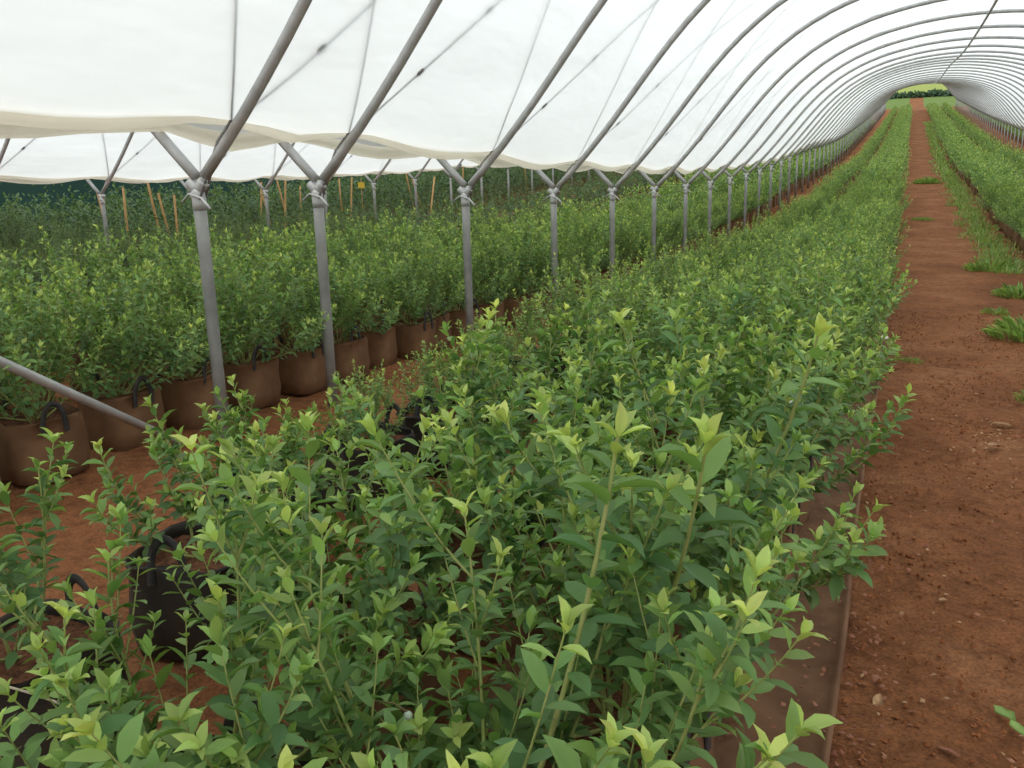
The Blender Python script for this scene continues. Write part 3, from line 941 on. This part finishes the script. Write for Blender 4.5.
for k, (x, y, r, h, lab) in enumerate(clumps):
    V, F, at = leaf_mesh_data(grass_leaves(np.random.default_rng(500 + k), int(1000 * r), r * 1.1, h * 1.2), GT, LEAF_Q, LEAF_TR)
    o = link('weed_clump', mesh_np('weed_clump', V, F, M['grass'], at)); o.location = (x, y, tz(y) - .01)
    tag(o, lab, 'weed', 'weed clumps on the path')
def grass_strip():
    rng = np.random.default_rng(77)
    L = []
    y = 15.0
    while y < 100:
        n = 10 if y < 40 else 4
        for k in range(n):
            g = grass_leaves(rng, 10 if y < 40 else 6, .12, .16 if y < 40 else .22)
            if y > 40: g[:, 9:11] *= [1.2, 2.5]
            g[:, 0:3] += [1.55 + rng.normal(0, .16), y + rng.uniform(0, .4), tz(y)]
            L.append(g)
        y += .4
    V, F, at = leaf_mesh_data(np.concatenate(L), FAR_T, FAR_Q, None)
    tag(link('grass_strip', mesh_np('grass_strip', V, F, M['grass'], at)), 'strip of unmown grass between the path and the right bushes', 'grass', kind='stuff')
grass_strip()

# ------------------------------------------------------------------ stakes, trap, net, drip tube
stakes = [(-13, 11.71, 1.44, 11.9), (-12.6, 12.49, 1.62, 12.7), (-13, 13.12, 1.38, 13.35), (-12.4, 12.9, 1.35, 12.8), (-14, 17.36, 1.31, 17.7), (-12.5, 16.38, 1.7, 16.05),
          (-14, 18.89, 1.34, 18.7), (-14, 24.17, 1.55, 24.6), (-13, 22.81, 1.3, 23.5), (-10.6, 19.71, 1.47, 19.1), (-13, 19.73, 1.5, 19.4), (-14, 20.62, 1.45, 20.6),
          (-13.5, 27.13, 1.5, 26.9), (-13, 31.17, 1.3, 31.4), (-12.9, 12.2, 1.5, 12.1), (-13.4, 17.2, 1.6, 17.6), (-13.6, 16.9, 1.5, 16.6)]
for k, (x, yt, ht, yb) in enumerate(sorted(stakes, key=lambda s: pix(s[0], s[1], tz(s[1]) + s[2])[0])):
    b = MB(); top = np.array([x, yt, tz(yt) + ht]); bot = np.array([x + .05, yb, tz(yb) - .05])
    b.tube([bot - bot, (top - bot) * .35 + [.006, 0, 0], (top - bot) * .7, top - bot], [.026, .025, .022, .021], 7)
    o = b.build('wooden_stake', M['bamboo']); o.location = bot
    tag(o, 'tan wooden stake among the dark back bushes, %s counting from the left' % ordinal(k + 1), 'stake', 'wooden stakes at the back left')
e = empty('sticky_trap', (-13.2, 20.46, tz(20.46)))
b = MB(); b.tube([(0, 0, 0), (0, 0, .6), (0, 0, 1.42)], .008, 6); b.build('rod', M['bamboo'], e)
b = MB(); b.box((0, 0, 1.27), (.085, .005, .075), Matrix.Rotation(.3, 3, 'Z')); b.build('card', M['trap'], e, False)
tag(e, 'small yellow insect trap card among the dark back bushes', 'trap')

ys = np.arange(-4, 60, .5); zs = np.linspace(0, 2.0, 6)
V = np.array([[-19.6 + .05 * math.sin(y * 1.3 + z), y, tz(y) + z] for y in ys for z in zs])
o = link('shade_net', mesh_np('shade_net', V, grid_faces(len(ys), len(zs)), M['net']))
md = o.modifiers.new('thickness', 'SOLIDIFY'); md.thickness = .01
tag(o, 'dark green shade net wall behind the back left bushes', 'net')

b = MB()
t = np.linspace(0, 1, 12)
b.tube(np.stack([-1.92 + .42 * t, 1.02 + .18 * t, .36 + .05 * np.sin(t * 3.1) - .12 * t], 1), .0028, 6)
tag(b.build('drip_tube', M['tube']), 'thin pale drip tube bending over the black bag at lower left', 'tube')

# ------------------------------------------------------------------ trees on the far hill
def far_tree(x, y, h, w, seed, lab):
    rng = np.random.default_rng(seed)
    e = empty('hill_tree', (x, y, tz(y) - .5))
    L = []
    for k in range(260):
        v = norm(rng.normal(0, 1, 3)); v *= rng.random() ** .4
        pos = np.array([v[0] * w, v[1] * w * .7, h * .58 + v[2] * h * .42])
        A = norm(rng.normal(0, 1, 3)); Nn = norm(np.cross(A, rng.normal(0, 1, 3)))
        L.append(np.concatenate([pos, A, Nn, [.7, .5, rng.random() * .7, rng.random()]]))
    V, F, at = leaf_mesh_data(np.array(L), FAR_T, FAR_Q, None)
    f = link('crown', mesh_np('crown', V, F, M['tree'], at), e); f['kind'] = 'stuff'
    b = MB(); b.tube([(0, 0, 0), (.1, 0, h * .3), (0, 0, h * .6)], [.12, .1, .05], 6); b.build('trunk', M['cane'], e)
    tag(e, lab, 'tree', 'trees on the far hill')
for k in range(9):
    far_tree(-10 + k * 2.6, 174 + rnd.uniform(-1.5, 1.5), rnd.uniform(.9, 1.25), rnd.uniform(1.6, 2.1), 900 + k, 'dark tree on the hill beyond the tunnel end, %s from the left' % ordinal(k + 1))
